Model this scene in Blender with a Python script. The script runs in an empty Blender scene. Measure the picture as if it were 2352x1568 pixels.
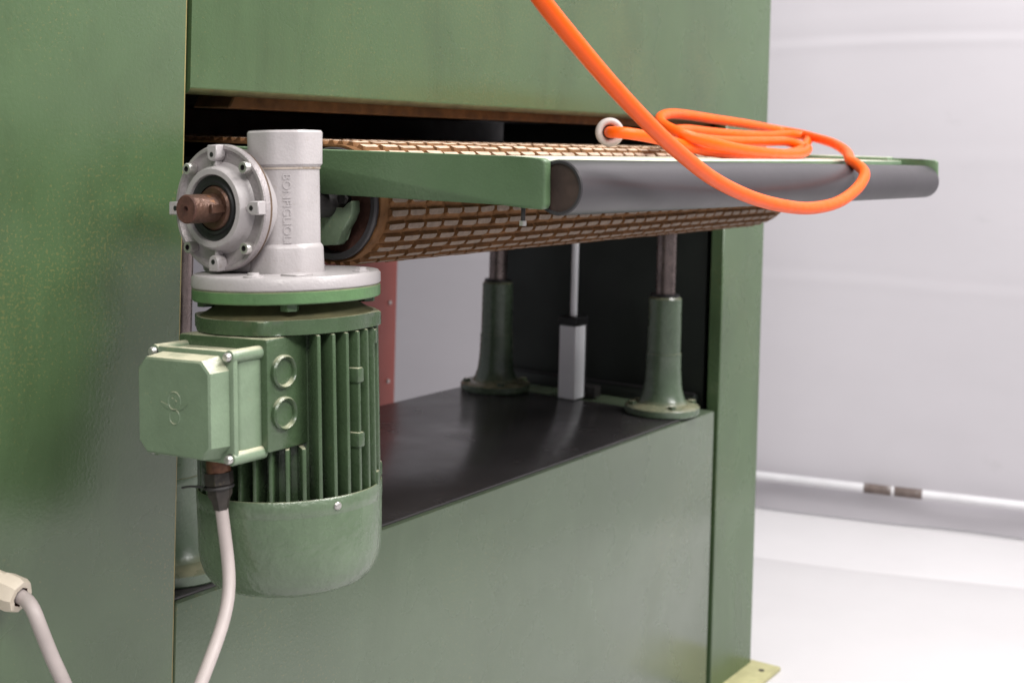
import bpy, bmesh, math, random
from mathutils import Vector, Matrix
random.seed(7)
R = math.radians
scene = bpy.context.scene
C = scene.collection

# ------------------------------------------------------------------ camera
YAW, PITCH, ROLL = 0.5894, 0.0214, 0.0267
CAM = Vector((0.0, -0.9114, 0.9))
fw = Vector((math.cos(PITCH)*math.cos(YAW), math.cos(PITCH)*math.sin(YAW), -math.sin(PITCH)))
rt = fw.cross(Vector((0, 0, 1))).normalized(); up = rt.cross(fw)
rt2 = rt*math.cos(ROLL)+up*math.sin(ROLL); up2 = -rt*math.sin(ROLL)+up*math.cos(ROLL)
FPX, CXP, CYP = 3080.06, 1176.0, 383.29          # focal length and principal point of the lens, 2352 wide
cd = bpy.data.cameras.new('camera'); cam = bpy.data.objects.new('camera', cd); C.objects.link(cam)
m3 = Matrix((rt2, up2, -fw)).transposed()
cam.matrix_world = Matrix.Translation(CAM) @ m3.to_4x4()
cd.sensor_fit = 'HORIZONTAL'; cd.sensor_width = 36.0; cd.lens = FPX/2352*36.0
cd.shift_y = -(784-CYP)/2352
cd.clip_start = 0.05; cd.clip_end = 100
cd.dof.use_dof = True; cd.dof.focus_distance = 1.22; cd.dof.aperture_fstop = 8.0
scene.camera = cam

# ------------------------------------------------------------------ light
w = bpy.data.worlds.new('World'); scene.world = w; w.use_nodes = True
bg = w.node_tree.nodes['Background']; bg.inputs[0].default_value = (0.93, 0.92, 0.98, 1); bg.inputs[1].default_value = 0.33
def area(name, loc, target, sx, sy, power, col):
    l = bpy.data.lights.new(name, 'AREA'); l.shape = 'RECTANGLE'; l.size = sx; l.size_y = sy; l.energy = power; l.color = col
    o = bpy.data.objects.new(name, l); C.objects.link(o); o.location = loc
    o.rotation_euler = (Vector(target)-Vector(loc)).to_track_quat('-Z', 'Y').to_euler()
    return o
area('unseen_overhead_lamp', (-0.8, -1.5, 2.7), (0.9, -0.1, 0.7), 1.4, 0.6, 54, (1, 0.97, 0.93))  # added fill lamp from the left, lightens terminal lid and gearbox cover
area('unseen_overhead_lamp', (1.9, -1.0, 2.9), (1.8, -0.3, 0.3), 1.9, 0.6, 80, (1, 0.98, 0.96))
area('unseen_overhead_lamp', (1.6, -2.9, 2.9), (1.6, -0.2, 0.7), 1.9, 0.6, 112, (1, 0.98, 0.96))  # front lamp added to brighten the hood and front panels
vs = scene.view_settings
vs.view_transform = 'Standard'; vs.look = 'None'; vs.gamma = 1; vs.exposure = 0.0; vs.use_curve_mapping = False

# ------------------------------------------------------------------ materials
def mat(name, col, rough=0.5, metal=0.0, spec=0.5, var=0.12, vscale=8.0, bump=0.0, bscale=300.0, rvar=0.1,
        dust_or_lit=0.0, dust_or_lit_col=(0.52, 0.46, 0.30), spots=None, spotcol=(0.1, 0.05, 0.02), spotscale=14, stretch=None, coat=0.0, speck=None, smear=0.0, smearcol=(0.05, 0.07, 0.04)):
    m = bpy.data.materials.new(name); m.use_nodes = True
    nt = m.node_tree; N = nt.nodes; L = nt.links
    b = N['Principled BSDF']
    b.inputs['Metallic'].default_value = metal; b.inputs['Specular IOR Level'].default_value = spec
    b.inputs['Coat Weight'].default_value = coat; b.inputs['Coat Roughness'].default_value = 0.25
    tc = N.new('ShaderNodeTexCoord'); mp = N.new('ShaderNodeMapping'); geo = N.new('ShaderNodeNewGeometry')
    L.new(geo.outputs['Position'], mp.inputs['Vector'])
    if stretch: mp.inputs['Scale'].default_value = stretch
    n1 = N.new('ShaderNodeTexNoise'); n1.inputs['Scale'].default_value = vscale; n1.inputs['Detail'].default_value = 6
    n1.inputs['Roughness'].default_value = 0.65
    L.new(mp.outputs[0], n1.inputs['Vector'])
    mix = N.new('ShaderNodeMix'); mix.data_type = 'RGBA'
    mix.inputs[6].default_value = (*[c*(1-var) for c in col], 1); mix.inputs[7].default_value = (*[min(1, c*(1+var)) for c in col], 1)
    rmp = N.new('ShaderNodeMapRange'); rmp.inputs[1].default_value = 0.3; rmp.inputs[2].default_value = 0.7
    L.new(n1.outputs[0], rmp.inputs[0]); L.new(rmp.outputs[0], mix.inputs[0])
    out = mix.outputs[2]
    if spots:
        n3 = N.new('ShaderNodeTexNoise'); n3.inputs['Scale'].default_value = spotscale; n3.inputs['Detail'].default_value = 8
        n3.inputs['Roughness'].default_value = 0.7; L.new(mp.outputs[0], n3.inputs['Vector'])
        mr = N.new('ShaderNodeMapRange'); mr.inputs[1].default_value = 1-spots; mr.inputs[2].default_value = min(1.0, 1-spots+0.12)
        L.new(n3.outputs[0], mr.inputs[0])
        mx = N.new('ShaderNodeMix'); mx.data_type = 'RGBA'; mx.inputs[7].default_value = (*spotcol, 1)
        L.new(out, mx.inputs[6]); L.new(mr.outputs[0], mx.inputs[0]); out = mx.outputs[2]
    if smear > 0:     # greasy, streaky soiling
        ms = N.new('ShaderNodeMapping'); ms.inputs['Scale'].default_value = (5.0, 5.0, 1.6); L.new(geo.outputs['Position'], ms.inputs['Vector'])
        n5 = N.new('ShaderNodeTexNoise'); n5.inputs['Scale'].default_value = 1.5; n5.inputs['Detail'].default_value = 9; n5.inputs['Roughness'].default_value = 0.72
        n5.inputs['Distortion'].default_value = 0.6; L.new(ms.outputs[0], n5.inputs['Vector'])
        mr = N.new('ShaderNodeMapRange'); mr.inputs[1].default_value = 0.47; mr.inputs[2].default_value = 0.72; mr.inputs[4].default_value = smear
        L.new(n5.outputs[0], mr.inputs[0])
        mx = N.new('ShaderNodeMix'); mx.data_type = 'RGBA'; mx.inputs[7].default_value = (*smearcol, 1)
        L.new(out, mx.inputs[6]); L.new(mr.outputs[0], mx.inputs[0]); out = mx.outputs[2]
    if speck:         # chips and specks, in drifts
        n6 = N.new('ShaderNodeTexNoise'); n6.inputs['Scale'].default_value = speck[1]; n6.inputs['Detail'].default_value = 2; L.new(geo.outputs['Position'], n6.inputs['Vector'])
        n7 = N.new('ShaderNodeTexNoise'); n7.inputs['Scale'].default_value = 3.5; n7.inputs['Detail'].default_value = 4; L.new(geo.outputs['Position'], n7.inputs['Vector'])
        ad = N.new('ShaderNodeMath'); ad.operation = 'MULTIPLY_ADD'; ad.inputs[1].default_value = 0.65; L.new(n7.outputs[0], ad.inputs[0]); L.new(n6.outputs[0], ad.inputs[2])
        mr = N.new('ShaderNodeMapRange'); mr.inputs[1].default_value = 1.15-speck[0]; mr.inputs[2].default_value = 1.15-speck[0]+0.05; mr.inputs[4].default_value = 0.28
        L.new(ad.outputs[0], mr.inputs[0])
        mx = N.new('ShaderNodeMix'); mx.data_type = 'RGBA'; mx.inputs[7].default_value = (*speck[2], 1)
        L.new(out, mx.inputs[6]); L.new(mr.outputs[0], mx.inputs[0]); out = mx.outputs[2]
    if dust_or_lit > 0:      # settled dusting on faces that look up; on cross plate, painted bright light
        sx = N.new('ShaderNodeSeparateXYZ'); L.new(geo.outputs['Normal'], sx.inputs[0])
        mr = N.new('ShaderNodeMapRange'); mr.inputs[1].default_value = 0.45; mr.inputs[2].default_value = 0.95
        mr.inputs[3].default_value = 0; mr.inputs[4].default_value = dust_or_lit
        L.new(sx.outputs[2], mr.inputs[0])
        mu = N.new('ShaderNodeMath'); mu.operation = 'MULTIPLY'; L.new(mr.outputs[0], mu.inputs[0])
        n4 = N.new('ShaderNodeTexNoise'); n4.inputs['Scale'].default_value = 60; n4.inputs['Detail'].default_value = 5
        L.new(geo.outputs['Position'], n4.inputs['Vector'])
        mr2 = N.new('ShaderNodeMapRange'); mr2.inputs[1].default_value = 0.3; mr2.inputs[2].default_value = 0.6; mr2.inputs[3].default_value = 0.45
        L.new(n4.outputs[0], mr2.inputs[0]); L.new(mr2.outputs[0], mu.inputs[1])
        mx = N.new('ShaderNodeMix'); mx.data_type = 'RGBA'; mx.inputs[7].default_value = (*dust_or_lit_col, 1)
        L.new(out, mx.inputs[6]); L.new(mu.outputs[0], mx.inputs[0]); out = mx.outputs[2]
    L.new(out, b.inputs['Base Color'])
    rr = N.new('ShaderNodeMapRange'); rr.inputs[1].default_value = 0.25; rr.inputs[2].default_value = 0.75
    rr.inputs[3].default_value = max(0.03, rough-rvar); rr.inputs[4].default_value = min(1, rough+rvar)
    n2 = N.new('ShaderNodeTexNoise'); n2.inputs['Scale'].default_value = vscale*2.3; n2.inputs['Detail'].default_value = 5
    L.new(mp.outputs[0], n2.inputs['Vector']); L.new(n2.outputs[0], rr.inputs[0]); L.new(rr.outputs[0], b.inputs['Roughness'])
    if bump > 0:
        nb = N.new('ShaderNodeTexNoise'); nb.inputs['Scale'].default_value = bscale; nb.inputs['Detail'].default_value = 3
        L.new(geo.outputs['Position'], nb.inputs['Vector'])
        bp = N.new('ShaderNodeBump'); bp.inputs['Strength'].default_value = bump; bp.inputs['Distance'].default_value = 0.002
        L.new(nb.outputs[0], bp.inputs['Height']); L.new(bp.outputs[0], b.inputs['Normal'])
    return m

G = (0.060, 0.102, 0.044)
M = dict(
    paint=mat('green_sheet_paint', G, 0.28, var=0.12, vscale=4, bump=0.10, bscale=300, rvar=0.06, spec=0.7,
              spots=0.31, spotcol=(0.15, 0.135, 0.06), spotscale=40, speck=(0.185, 380, (0.2, 0.17, 0.06)), smear=0.55, smearcol=(0.034, 0.056, 0.023)),
    base_paint=mat('floor_reflection_base_paint', (0.100, 0.134, 0.086), 0.27, var=0.10, vscale=4, bump=0.10, bscale=300, rvar=0.06, spec=0.95,  # green paint greyed: the white floor's reflection is put into this colour
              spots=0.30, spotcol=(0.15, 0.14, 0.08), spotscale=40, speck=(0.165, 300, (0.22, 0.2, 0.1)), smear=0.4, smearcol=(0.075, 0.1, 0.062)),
    lip=mat('worn_lip_paint', (0.085, 0.085, 0.034), 0.5, var=0.4, vscale=30, spots=0.42, spotcol=(0.13, 0.075, 0.03), spotscale=24),
    box_paint=mat('mint_box_paint', (0.165, 0.225, 0.148), 0.38, var=0.12, vscale=25, bump=0.18, bscale=330, spec=0.55, dust_or_lit=0.85,
                  dust_or_lit_col=(0.68, 0.62, 0.46), spots=0.33, spotcol=(0.2, 0.2, 0.12), spotscale=40, speck=(0.17, 300, (0.4, 0.36, 0.2))),
    cowl=mat('lumpy_cowl_paint', (0.10, 0.142, 0.086), 0.24, var=0.2, vscale=14, bump=0.45, bscale=170, spec=0.8, dust_or_lit=0.5, smear=0.5, smearcol=(0.06, 0.1, 0.05)),
    shoe=mat('rusty_shoe', (0.14, 0.066, 0.022), 0.8, var=0.5, vscale=40, spots=0.42, spotcol=(0.06, 0.03, 0.015), spotscale=30),
    paint_arm=mat('green_arm_paint', (0.088, 0.148, 0.074), 0.42, var=0.12, vscale=9, bump=0.25, bscale=350, dust_or_lit=0.35, dust_or_lit_col=(0.42, 0.55, 0.38)),
    paint_motor=mat('green_motor_paint', (0.052, 0.086, 0.042), 0.28, var=0.16, vscale=25, bump=0.22, bscale=330, spec=0.65, dust_or_lit=0.8,
                    dust_or_lit_col=(0.55, 0.53, 0.38), spots=0.3, spotcol=(0.24, 0.2, 0.09), spotscale=70),
    paint_flange=mat('bright_green_flange', (0.10, 0.195, 0.082), 0.4, var=0.25, vscale=16, bump=0.2, dust_or_lit=0.4, spots=0.36, spotcol=(0.13, 0.15, 0.1)),
    worn=mat('worn_paint_edge', (0.24, 0.2, 0.075), 0.5, var=0.35, vscale=40),
    neck=mat('dusty_dark_green', (0.06, 0.062, 0.03), 0.75, var=0.3, vscale=30, dust_or_lit=0.35, dust_or_lit_col=(0.2, 0.16, 0.07)),
    cast=mat('grey_cast_paint', (0.395, 0.366, 0.37), 0.36, var=0.09, vscale=20, bump=0.16, bscale=420, rvar=0.08,
             spots=0.36, spotcol=(0.36, 0.30, 0.25), spotscale=26, speck=(0.15, 300, (0.3, 0.25, 0.2))),
    cast_rough=mat('grey_cast_alloy', (0.36, 0.325, 0.33), 0.45, metal=0.35, var=0.12, vscale=60, bump=0.35, bscale=500),
    stain=mat('oily_joint', (0.40, 0.34, 0.29), 0.6, var=0.2, vscale=60, spots=0.48, spotcol=(0.2, 0.14, 0.09), spotscale=50),
    tape=mat('worn_tape', (0.12, 0.09, 0.08), 0.7, var=0.3, vscale=60, spots=0.45, spotcol=(0.4, 0.38, 0.38), spotscale=40),
    roller_end=mat('dark_roller_end', (0.045, 0.028, 0.022), 0.7, var=0.4, vscale=60),
    grubby=mat('grubby_black_plastic', (0.03, 0.024, 0.02), 0.6, var=0.4, vscale=90, spots=0.42, spotcol=(0.13, 0.1, 0.06), spotscale=80),
    pipe=mat('grey_pipe', (0.60, 0.59, 0.61), 0.45, var=0.12, vscale=6, spots=0.36, spotcol=(0.25, 0.23, 0.23), spotscale=5),
    column=mat('column_paint', (0.098, 0.14, 0.09), 0.28, var=0.16, vscale=20, bump=0.10, bscale=300, spec=0.7, dust_or_lit=0.5),
    gasket=mat('dirty_gasket', (0.10, 0.062, 0.038), 0.8, var=0.3, vscale=60),
    rust=mat('rusted_steel', (0.098, 0.05, 0.034), 0.4, metal=0.45, var=0.35, vscale=90, bump=0.3, bscale=400, spots=0.42,
             spotcol=(0.33, 0.13, 0.03), spotscale=55),
    rust_end=mat('dark_rust', (0.085, 0.034, 0.024), 0.75, var=0.35, vscale=120, bump=0.4, bscale=500),
    rubber=mat('black_rubber', (0.012, 0.012, 0.013), 0.5, var=0.2, vscale=30, bump=0.1),
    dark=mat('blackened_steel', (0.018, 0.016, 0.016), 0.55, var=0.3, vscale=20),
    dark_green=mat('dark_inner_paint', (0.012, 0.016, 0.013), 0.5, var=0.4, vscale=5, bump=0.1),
    steel=mat('steel_roller', (0.036, 0.033, 0.037), 0.40, metal=0.0, var=0.10, vscale=5, bump=0.04, bscale=600, rvar=0.05,
              spots=0.27, spotcol=(0.06, 0.055, 0.06), spotscale=24),
    rod=mat('oily_steel_rod', (0.2, 0.16, 0.15), 0.28, metal=0.8, var=0.35, vscale=30, rvar=0.12),
    alu=mat('anodised_aluminium', (0.88, 0.88, 0.92), 0.5, metal=0.0, var=0.04, vscale=10),
    bolt=mat('zinc_bolt', (0.5, 0.48, 0.46), 0.35, metal=0.7, var=0.2, vscale=60),
    belt=mat('brown_belt_rubber', (0.145, 0.068, 0.027), 0.85, var=0.35, vscale=60, bump=0.4, bscale=600, spec=0.2),
    pad=mat('worn_pad_top', (0.205, 0.152, 0.118), 0.7, var=0.25, vscale=120, bump=0.4, bscale=700, spec=0.25, dust_or_lit=0.85, dust_or_lit_col=(0.72, 0.55, 0.42)),
    plate=mat('black_cover_plate', (0.044, 0.041, 0.042), 0.24, var=0.25, vscale=7, spec=0.5, rvar=0.06, bump=0.03, bscale=200,
              spots=0.36, spotcol=(0.075, 0.06, 0.05), spotscale=11),
    orange=mat('orange_cable_sheath', (0.86, 0.098, 0.001), 0.42, var=0.07, vscale=30, rvar=0.08, spec=0.28, spots=0.3, spotcol=(0.5, 0.09, 0.02), spotscale=60),
    cable=mat('grey_cable_sheath', (0.41, 0.355, 0.34), 0.5, var=0.1, spots=0.36, spotcol=(0.3, 0.25, 0.22), spotscale=70, vscale=20),
    cream=mat('cream_plastic', (0.62, 0.54, 0.44), 0.45, var=0.08, vscale=20),
    copper=mat('corroded_copper', (0.15, 0.065, 0.035), 0.5, metal=0.4, var=0.4, vscale=100, spots=0.45, spotcol=(0.03, 0.02, 0.02), spotscale=90),
    red=mat('red_panel_paint', (0.29, 0.07, 0.055), 0.5, var=0.08, vscale=4),
    lit_top=mat('lit_top_table_paint', (0.13, 0.2, 0.12), 0.6, var=0.15, vscale=12, dust_or_lit=0.95, dust_or_lit_col=(0.72, 0.70, 0.58)),  # cream on upward faces paints the brightly lit plate top into the colour
    foot=mat('dusty_foot_plate', (0.40, 0.38, 0.2), 0.6, var=0.2, vscale=20, spots=0.38, spotcol=(0.14, 0.18, 0.1), spotscale=20),
)

# ------------------------------------------------------------------ mesh helpers
WORLD = {}
def finish(name, bm, mats, parent=None, smooth=40, center=None):
    """link bm as ONE mesh object whose origin sits at its own centre"""
    bmesh.ops.recalc_face_normals(bm, faces=bm.faces)
    if center is None:
        lo = Vector((min(v.co.x for v in bm.verts), min(v.co.y for v in bm.verts), min(v.co.z for v in bm.verts)))
        hi = Vector((max(v.co.x for v in bm.verts), max(v.co.y for v in bm.verts), max(v.co.z for v in bm.verts)))
        center = (lo+hi)/2
    c = Vector(center)
    for v in bm.verts: v.co -= c
    me = bpy.data.meshes.new(name); bm.to_mesh(me); bm.free()
    if not isinstance(mats, (list, tuple)): mats = [mats]
    for m in mats: me.materials.append(M[m])
    if smooth:
        for pl in me.polygons: pl.use_smooth = True
        me.set_sharp_from_angle(angle=R(smooth))
    o = bpy.data.objects.new(name, me); C.objects.link(o)
    if parent is not None:
        o.parent = parent; o.location = c - WORLD[parent.name]
    else: o.location = c
    WORLD[o.name] = c
    return o
def tag(o, label, cat=None, group=None, kind=None):
    if label: o['label'] = label
    if cat: o['category'] = cat
    if group: o['group'] = group
    if kind: o['kind'] = kind
    return o
def box(bm, x0, x1, y0, y1, z0, z1, bev=0.0, seg=2, bevmat=None, rot=None):
    vs_ = [bm.verts.new((x, y, z)) for x in (x0, x1) for y in (y0, y1) for z in (z0, z1)]
    fs = [bm.faces.new([vs_[i] for i in q]) for q in ((0,1,3,2),(4,6,7,5),(0,4,5,1),(2,3,7,6),(0,2,6,4),(1,5,7,3))]
    if bev > 0:
        es = set(e for f in fs for e in f.edges)
        r = bmesh.ops.bevel(bm, geom=list(es), offset=bev, segments=seg, profile=0.5, affect='EDGES', clamp_overlap=True)
        if bevmat is not None:
            for f in r['faces']: f.material_index = bevmat
    return fs
def frame(axis):
    a = Vector(axis).normalized()
    t = Vector((0, 0, 1)) if abs(a.z) < 0.9 else Vector((1, 0, 0))
    u = t.cross(a).normalized(); return u, a.cross(u), a
def lathe(bm, origin, axis, prof, seg=40, mats=None, a0=0.0):
    """prof: list of (r, h) along axis; r==0 closes"""
    u, v, a = frame(axis); o = Vector(origin); rings = []
    for r, h in prof:
        if r <= 1e-7: rings.append([bm.verts.new(o+a*h)])
        else: rings.append([bm.verts.new(o+a*h+(u*math.cos(a0+2*math.pi*i/seg)+v*math.sin(a0+2*math.pi*i/seg))*r) for i in range(seg)])
    for k in range(len(rings)-1):
        A, B = rings[k], rings[k+1]
        for i in range(seg):
            j = (i+1) % seg
            if len(A) == 1 and len(B) == 1: continue
            if len(A) == 1: f = bm.faces.new((A[0], B[j], B[i]))
            elif len(B) == 1: f = bm.faces.new((A[i], A[j], B[0]))
            else: f = bm.faces.new((A[i], A[j], B[j], B[i]))
            if mats: f.material_index = mats[k]
    return rings
def cyl(bm, p0, p1, r, seg=24, bev=0.0, r1=None):
    p0 = Vector(p0); p1 = Vector(p1); L = (p1-p0).length; r1 = r if r1 is None else r1
    if bev > 0: prof = [(0, 0), (r-bev, 0), (r-bev*0.3, bev*0.3), (r, bev), (r1, L-bev), (r1-bev*0.3, L-bev*0.3), (r1-bev, L), (0, L)]
    else: prof = [(0, 0), (r, 0), (r1, L), (0, L)]
    lathe(bm, p0, p1-p0, prof, seg)
def prism(bm, pts, ext, bev=0.0, seg=2):
    """closed 3D polygon pts extruded along ext"""
    e = Vector(ext); A = [bm.verts.new(q) for q in pts]; B = [bm.verts.new(Vector(q)+e) for q in pts]
    fs = [bm.faces.new(A), bm.faces.new(list(reversed(B)))]
    n = len(A)
    for i in range(n): fs.append(bm.faces.new((A[i], B[i], B[(i+1) % n], A[(i+1) % n])))
    if bev > 0:
        bmesh.ops.bevel(bm, geom=list(set(x for f in fs for x in f.edges)), offset=bev, segments=seg, profile=0.5, affect='EDGES', clamp_overlap=True)
def catmull(P, step=0.004):
    P = [Vector(q) for q in P]; Q = [2*P[0]-P[1]]+P+[2*P[-1]-P[-2]]; out = []
    for i in range(1, len(Q)-2):
        p0, p1, p2, p3 = Q[i-1:i+3]; d01 = max((p1-p0).length, 1e-6)**.5; d12 = max((p2-p1).length, 1e-6)**.5; d23 = max((p3-p2).length, 1e-6)**.5
        m1 = (p1-p0)/d01-(p2-p0)/(d01+d12)+(p2-p1)/d12; m2 = (p2-p1)/d12-(p3-p1)/(d12+d23)+(p3-p2)/d23
        m1 *= d12; m2 *= d12
        n = max(3, int((p2-p1).length/step))
        for k in range(n):
            t = k/n
            out.append((2*t**3-3*t*t+1)*p1+(t**3-2*t*t+t)*m1+(-2*t**3+3*t*t)*p2+(t**3-t*t)*m2)
    out.append(P[-1]); return out
def tube(bm, P, r, seg=14, cap=True):
    T = [(P[min(i+1, len(P)-1)]-P[max(i-1, 0)]).normalized() for i in range(len(P))]
    u, v, _ = frame(T[0]); rings = []
    for i, q in enumerate(P):
        if i:
            u = (u-T[i]*u.dot(T[i])).normalized()
        v = T[i].cross(u)
        rings.append([bm.verts.new(q+(u*math.cos(2*math.pi*k/seg)+v*math.sin(2*math.pi*k/seg))*r) for k in range(seg)])
    for A, B in zip(rings, rings[1:]):
        for k in range(seg):
            j = (k+1) % seg; bm.faces.new((A[k], A[j], B[j], B[k]))
    if cap: bm.faces.new(list(reversed(rings[0]))); bm.faces.new(rings[-1])
def torus(bm, c, axis, Rr, r, seg=28, sub=10, a0=0, a1=2*math.pi):
    u, v, a = frame(axis); c = Vector(c); full = abs(a1-a0-2*math.pi) < 1e-4
    n = seg if full else seg+1; rings = []
    for i in range(n):
        t = a0+(a1-a0)*i/seg; d = u*math.cos(t)+v*math.sin(t)
        rings.append([bm.verts.new(c+d*(Rr+r*math.cos(2*math.pi*k/sub))+a*(r*math.sin(2*math.pi*k/sub))) for k in range(sub)])
    for i in range(n if full else n-1):
        A, B = rings[i], rings[(i+1) % n]
        for k in range(sub):
            j = (k+1) % sub; bm.faces.new((A[k], A[j], B[j], B[k]))
    if not full: bm.faces.new(rings[0]); bm.faces.new(rings[-1])
def empty(name, loc):
    o = bpy.data.objects.new(name, None); C.objects.link(o); o.location = loc; o.empty_display_size = 0.1
    WORLD[o.name] = Vector(loc); return o
BM = bmesh.new

# ------------------------------------------------------------------ setting: floor, backdrop
def flat_mat(name, col, rough, scale, var, bump, bscale):
    return mat(name, col, rough, var=var, vscale=scale, bump=bump, bscale=bscale, spec=0.4)
M['floor'] = flat_mat('white_floor', (0.64, 0.625, 0.635), 0.45, 2.5, 0.03, 0.03, 12)
M['vinyl'] = flat_mat('white_floor_sheet', (0.56, 0.545, 0.555), 0.42, 1.8, 0.035, 0.06, 6)
M['wall'] = mat('grey_backdrop_cloth', (0.475, 0.455, 0.482), 0.85, var=0.035, vscale=1.2, bump=0.06, bscale=3, spec=0.2,
                spots=0.33, spotcol=(0.405, 0.388, 0.408), spotscale=2.6, stretch=(1, 1, 2.2))
bm = BM(); v = [bm.verts.new(q) for q in ((-6, -6, 0), (9, -6, 0), (9, 7, 0), (-6, 7, 0))]; bm.faces.new(v)
tag(finish('floor', bm, 'floor', smooth=0), 'white painted workshop floor under the machine', kind='structure')

# backdrop cloth: a hanging sheet with soft folds
wd = Vector((3.2448-3.1054, -0.1983-0.4045, 0)).normalized(); wn = Vector((-wd.y, wd.x, 0))  # along the wall, normal
if wn.x > 0: wn = -wn
W0 = Vector((3.1054, 0.4045, 0))
def wall_pt(s, z, off=0.0): return W0+wd*s+Vector((0, 0, z))+wn*off
bm = BM(); NS, NZ = 110, 230; grid = []
def crease(z, z0, w_, d):
    u_ = (z-z0)/w_; return d*(math.exp(-u_*u_)-0.8*math.exp(-(u_-1.6)**2))
for i in range(NS+1):
    s = -4.2+8.2*i/NS; row = []
    for k in range(NZ+1):
        z = 1.6*k/190 if k <= 190 else 1.6+2.0*(k-190)/40
        f = 0.006*math.sin(s*3.1+0.6*z)+0.004*math.sin(s*7.3+1.7*z+1)+0.003*math.sin(2.3*z-s)
        f += crease(z, 1.134+0.041*s+0.006*math.sin(6*s), 0.012, 0.0016*(0.55+0.45*math.sin(4*s+0.4)))
        f += crease(z, 1.195+0.075*s, 0.014, 0.0003)+crease(z, 0.57-0.006*s+0.004*math.sin(9*s), 0.014, 0.0007)+crease(z, 0.86+0.03*s, 0.02, 0.0005)
        f += 0.012*math.exp(-(z/0.14)**2)*(math.sin(s*9)+0.6*math.sin(s*21+1))*0.5
        f += 0.004*math.exp(-((s-0.28)/0.03-(z-0.16)*14)**2)*math.exp(-((z-0.16)/0.12)**2)
        row.append(bm.verts.new(wall_pt(s, z+0.002, f)))
    grid.append(row)
for i in range(NS):
    for k in range(NZ): bm.faces.new((grid[i][k], grid[i+1][k], grid[i+1][k+1], grid[i][k+1]))
tag(finish('backdrop', bm, 'wall', smooth=180), 'pale grey cloth backdrop wall behind the machine', kind='structure')

bm = BM()
q0, q1 = Vector((2.6997, 0.2288, 0)), Vector((2.8594, -0.2866, 0)); dd = (q1-q0).normalized(); nn = Vector((-dd.y, dd.x, 0))
if nn.x > 0: nn = -nn
pts = []
for i in range(60):
    s = -3.0+7.0*i/59; pts.append(q0+dd*s+nn*(0.012*math.sin(3.1*s)+0.007*math.sin(7.7*s)))
top = [bm.verts.new(q+Vector((0, 0, 0.010))) for q in pts]; rim = [bm.verts.new(q+Vector((0, 0, 0.0005))) for q in pts]
roll = [bm.verts.new(q+nn*0.03+Vector((0, 0, 0.016))) for q in pts]; far = [bm.verts.new(q+nn*6+Vector((0, 0, 0.004))) for q in pts]
f2 = [bm.verts.new(q+nn*0.09+Vector((0, 0, 0.004))) for q in pts]
for A, B in ((rim, top), (top, roll), (roll, f2), (f2, far)):
    for i in range(59): bm.faces.new((A[i], A[i+1], B[i+1], B[i]))
tag(finish('floor_sheet', bm, 'vinyl', smooth=60), 'white floor covering with a raised wavy edge', kind='structure')

# pipe along the foot of the backdrop
pr = empty('hem_pipe', wall_pt(0.3, 0.0, 0.04))
bm = BM(); cyl(bm, wall_pt(-3.4, 0.088, 0.035), wall_pt(3.4, 0.088, 0.035), 0.011, 16); finish('pipe', bm, 'pipe', pr)
bm = BM(); cyl(bm, wall_pt(0.258, 0.088, 0.035), wall_pt(0.322, 0.088, 0.035), 0.0118, 16, 0.001); finish('coupling', bm, 'tape', pr)
bm = BM(); cyl(bm, wall_pt(0.328, 0.088, 0.035), wall_pt(0.392, 0.088, 0.035), 0.0118, 16, 0.001); finish('coupling', bm, 'tape', pr)
tag(pr, 'thin white pipe with rusty couplings along the backdrop foot', 'pipe')

# red cabinet far behind the machine
rc = empty('red_cabinet', (2.06, 0.83, 0))
bm = BM(); box(bm, 1.98, 2.150, 0.80, 0.86, 0.0, 1.5, 0.004); o = finish('body', bm, 'red', rc)
for zz in (0.40, 0.56):
    bm = BM(); cyl(bm, (2.125, 0.80, zz), (2.125, 0.797, zz), 0.004, 10); finish('rivet', bm, 'bolt', rc)
tag(rc, 'red painted metal cabinet seen through the opening under the belt', 'cabinet')

# ------------------------------------------------------------------ the machine
XL, XR, ZB, ZH = 0.8356, 2.1417, 0.472, 0.9324
mc = empty('sanding_machine', (1.45, 0.25, 0.0))
tag(mc, 'large green sanding machine with feed belt, gear motor and open base', 'machine')
bm = BM(); box(bm, 0.05, XL, 0.0, 0.55, 0.0, 1.9, 0.0025, 2, 1); finish('side_cabinet', bm, ['paint', 'worn'], mc)
# hood: folded sheet with a rounded lower lip
bm = BM()
x0, x1 = XL+0.0045, XR
prof = [(0.0, 1.9), (0.0, ZH+0.007)]+[(0.007-0.007*math.cos(t), ZH+0.007-0.007*math.sin(t)) for t in [R(18*k) for k in range(1, 6)]]+[(0.03, ZH), (0.03, ZH+0.003), (0.006, ZH+0.010), (0.004, 1.9)]
prism(bm, [(x0, y, z) for y, z in prof], (x1-x0, 0, 0))
for f_ in bm.faces:
    if len(f_.verts) == 4 and f_.calc_center_median().z < ZH+0.0045: f_.material_index = 1
finish('hood_panel', bm, ['paint', 'lip'], mc, smooth=35)
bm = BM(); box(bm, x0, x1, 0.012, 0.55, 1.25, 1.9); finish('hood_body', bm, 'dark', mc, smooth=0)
bm = BM(); box(bm, x1-0.004, x1, 0.006, 0.55, ZH+0.012, 1.9); finish('hood_side', bm, 'paint', mc, smooth=0)
bm = BM(); prism(bm, [(XL+0.085, 0.034, 0.9215), (XR-0.06, 0.034, 0.9225), (XR-0.06, 0.034, ZH+0.03), (XL+0.11, 0.034, ZH+0.03)], (0, 0.05, 0), 0.0015, 1); finish('pressure_shoe', bm, 'shoe', mc)
bm = BM(); box(bm, XL+0.01, XL+0.046, 0.036, 0.09, ZH+0.004, ZH+0.05, 0.002); finish('shoe_bracket', bm, 'dark', mc)
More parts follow.
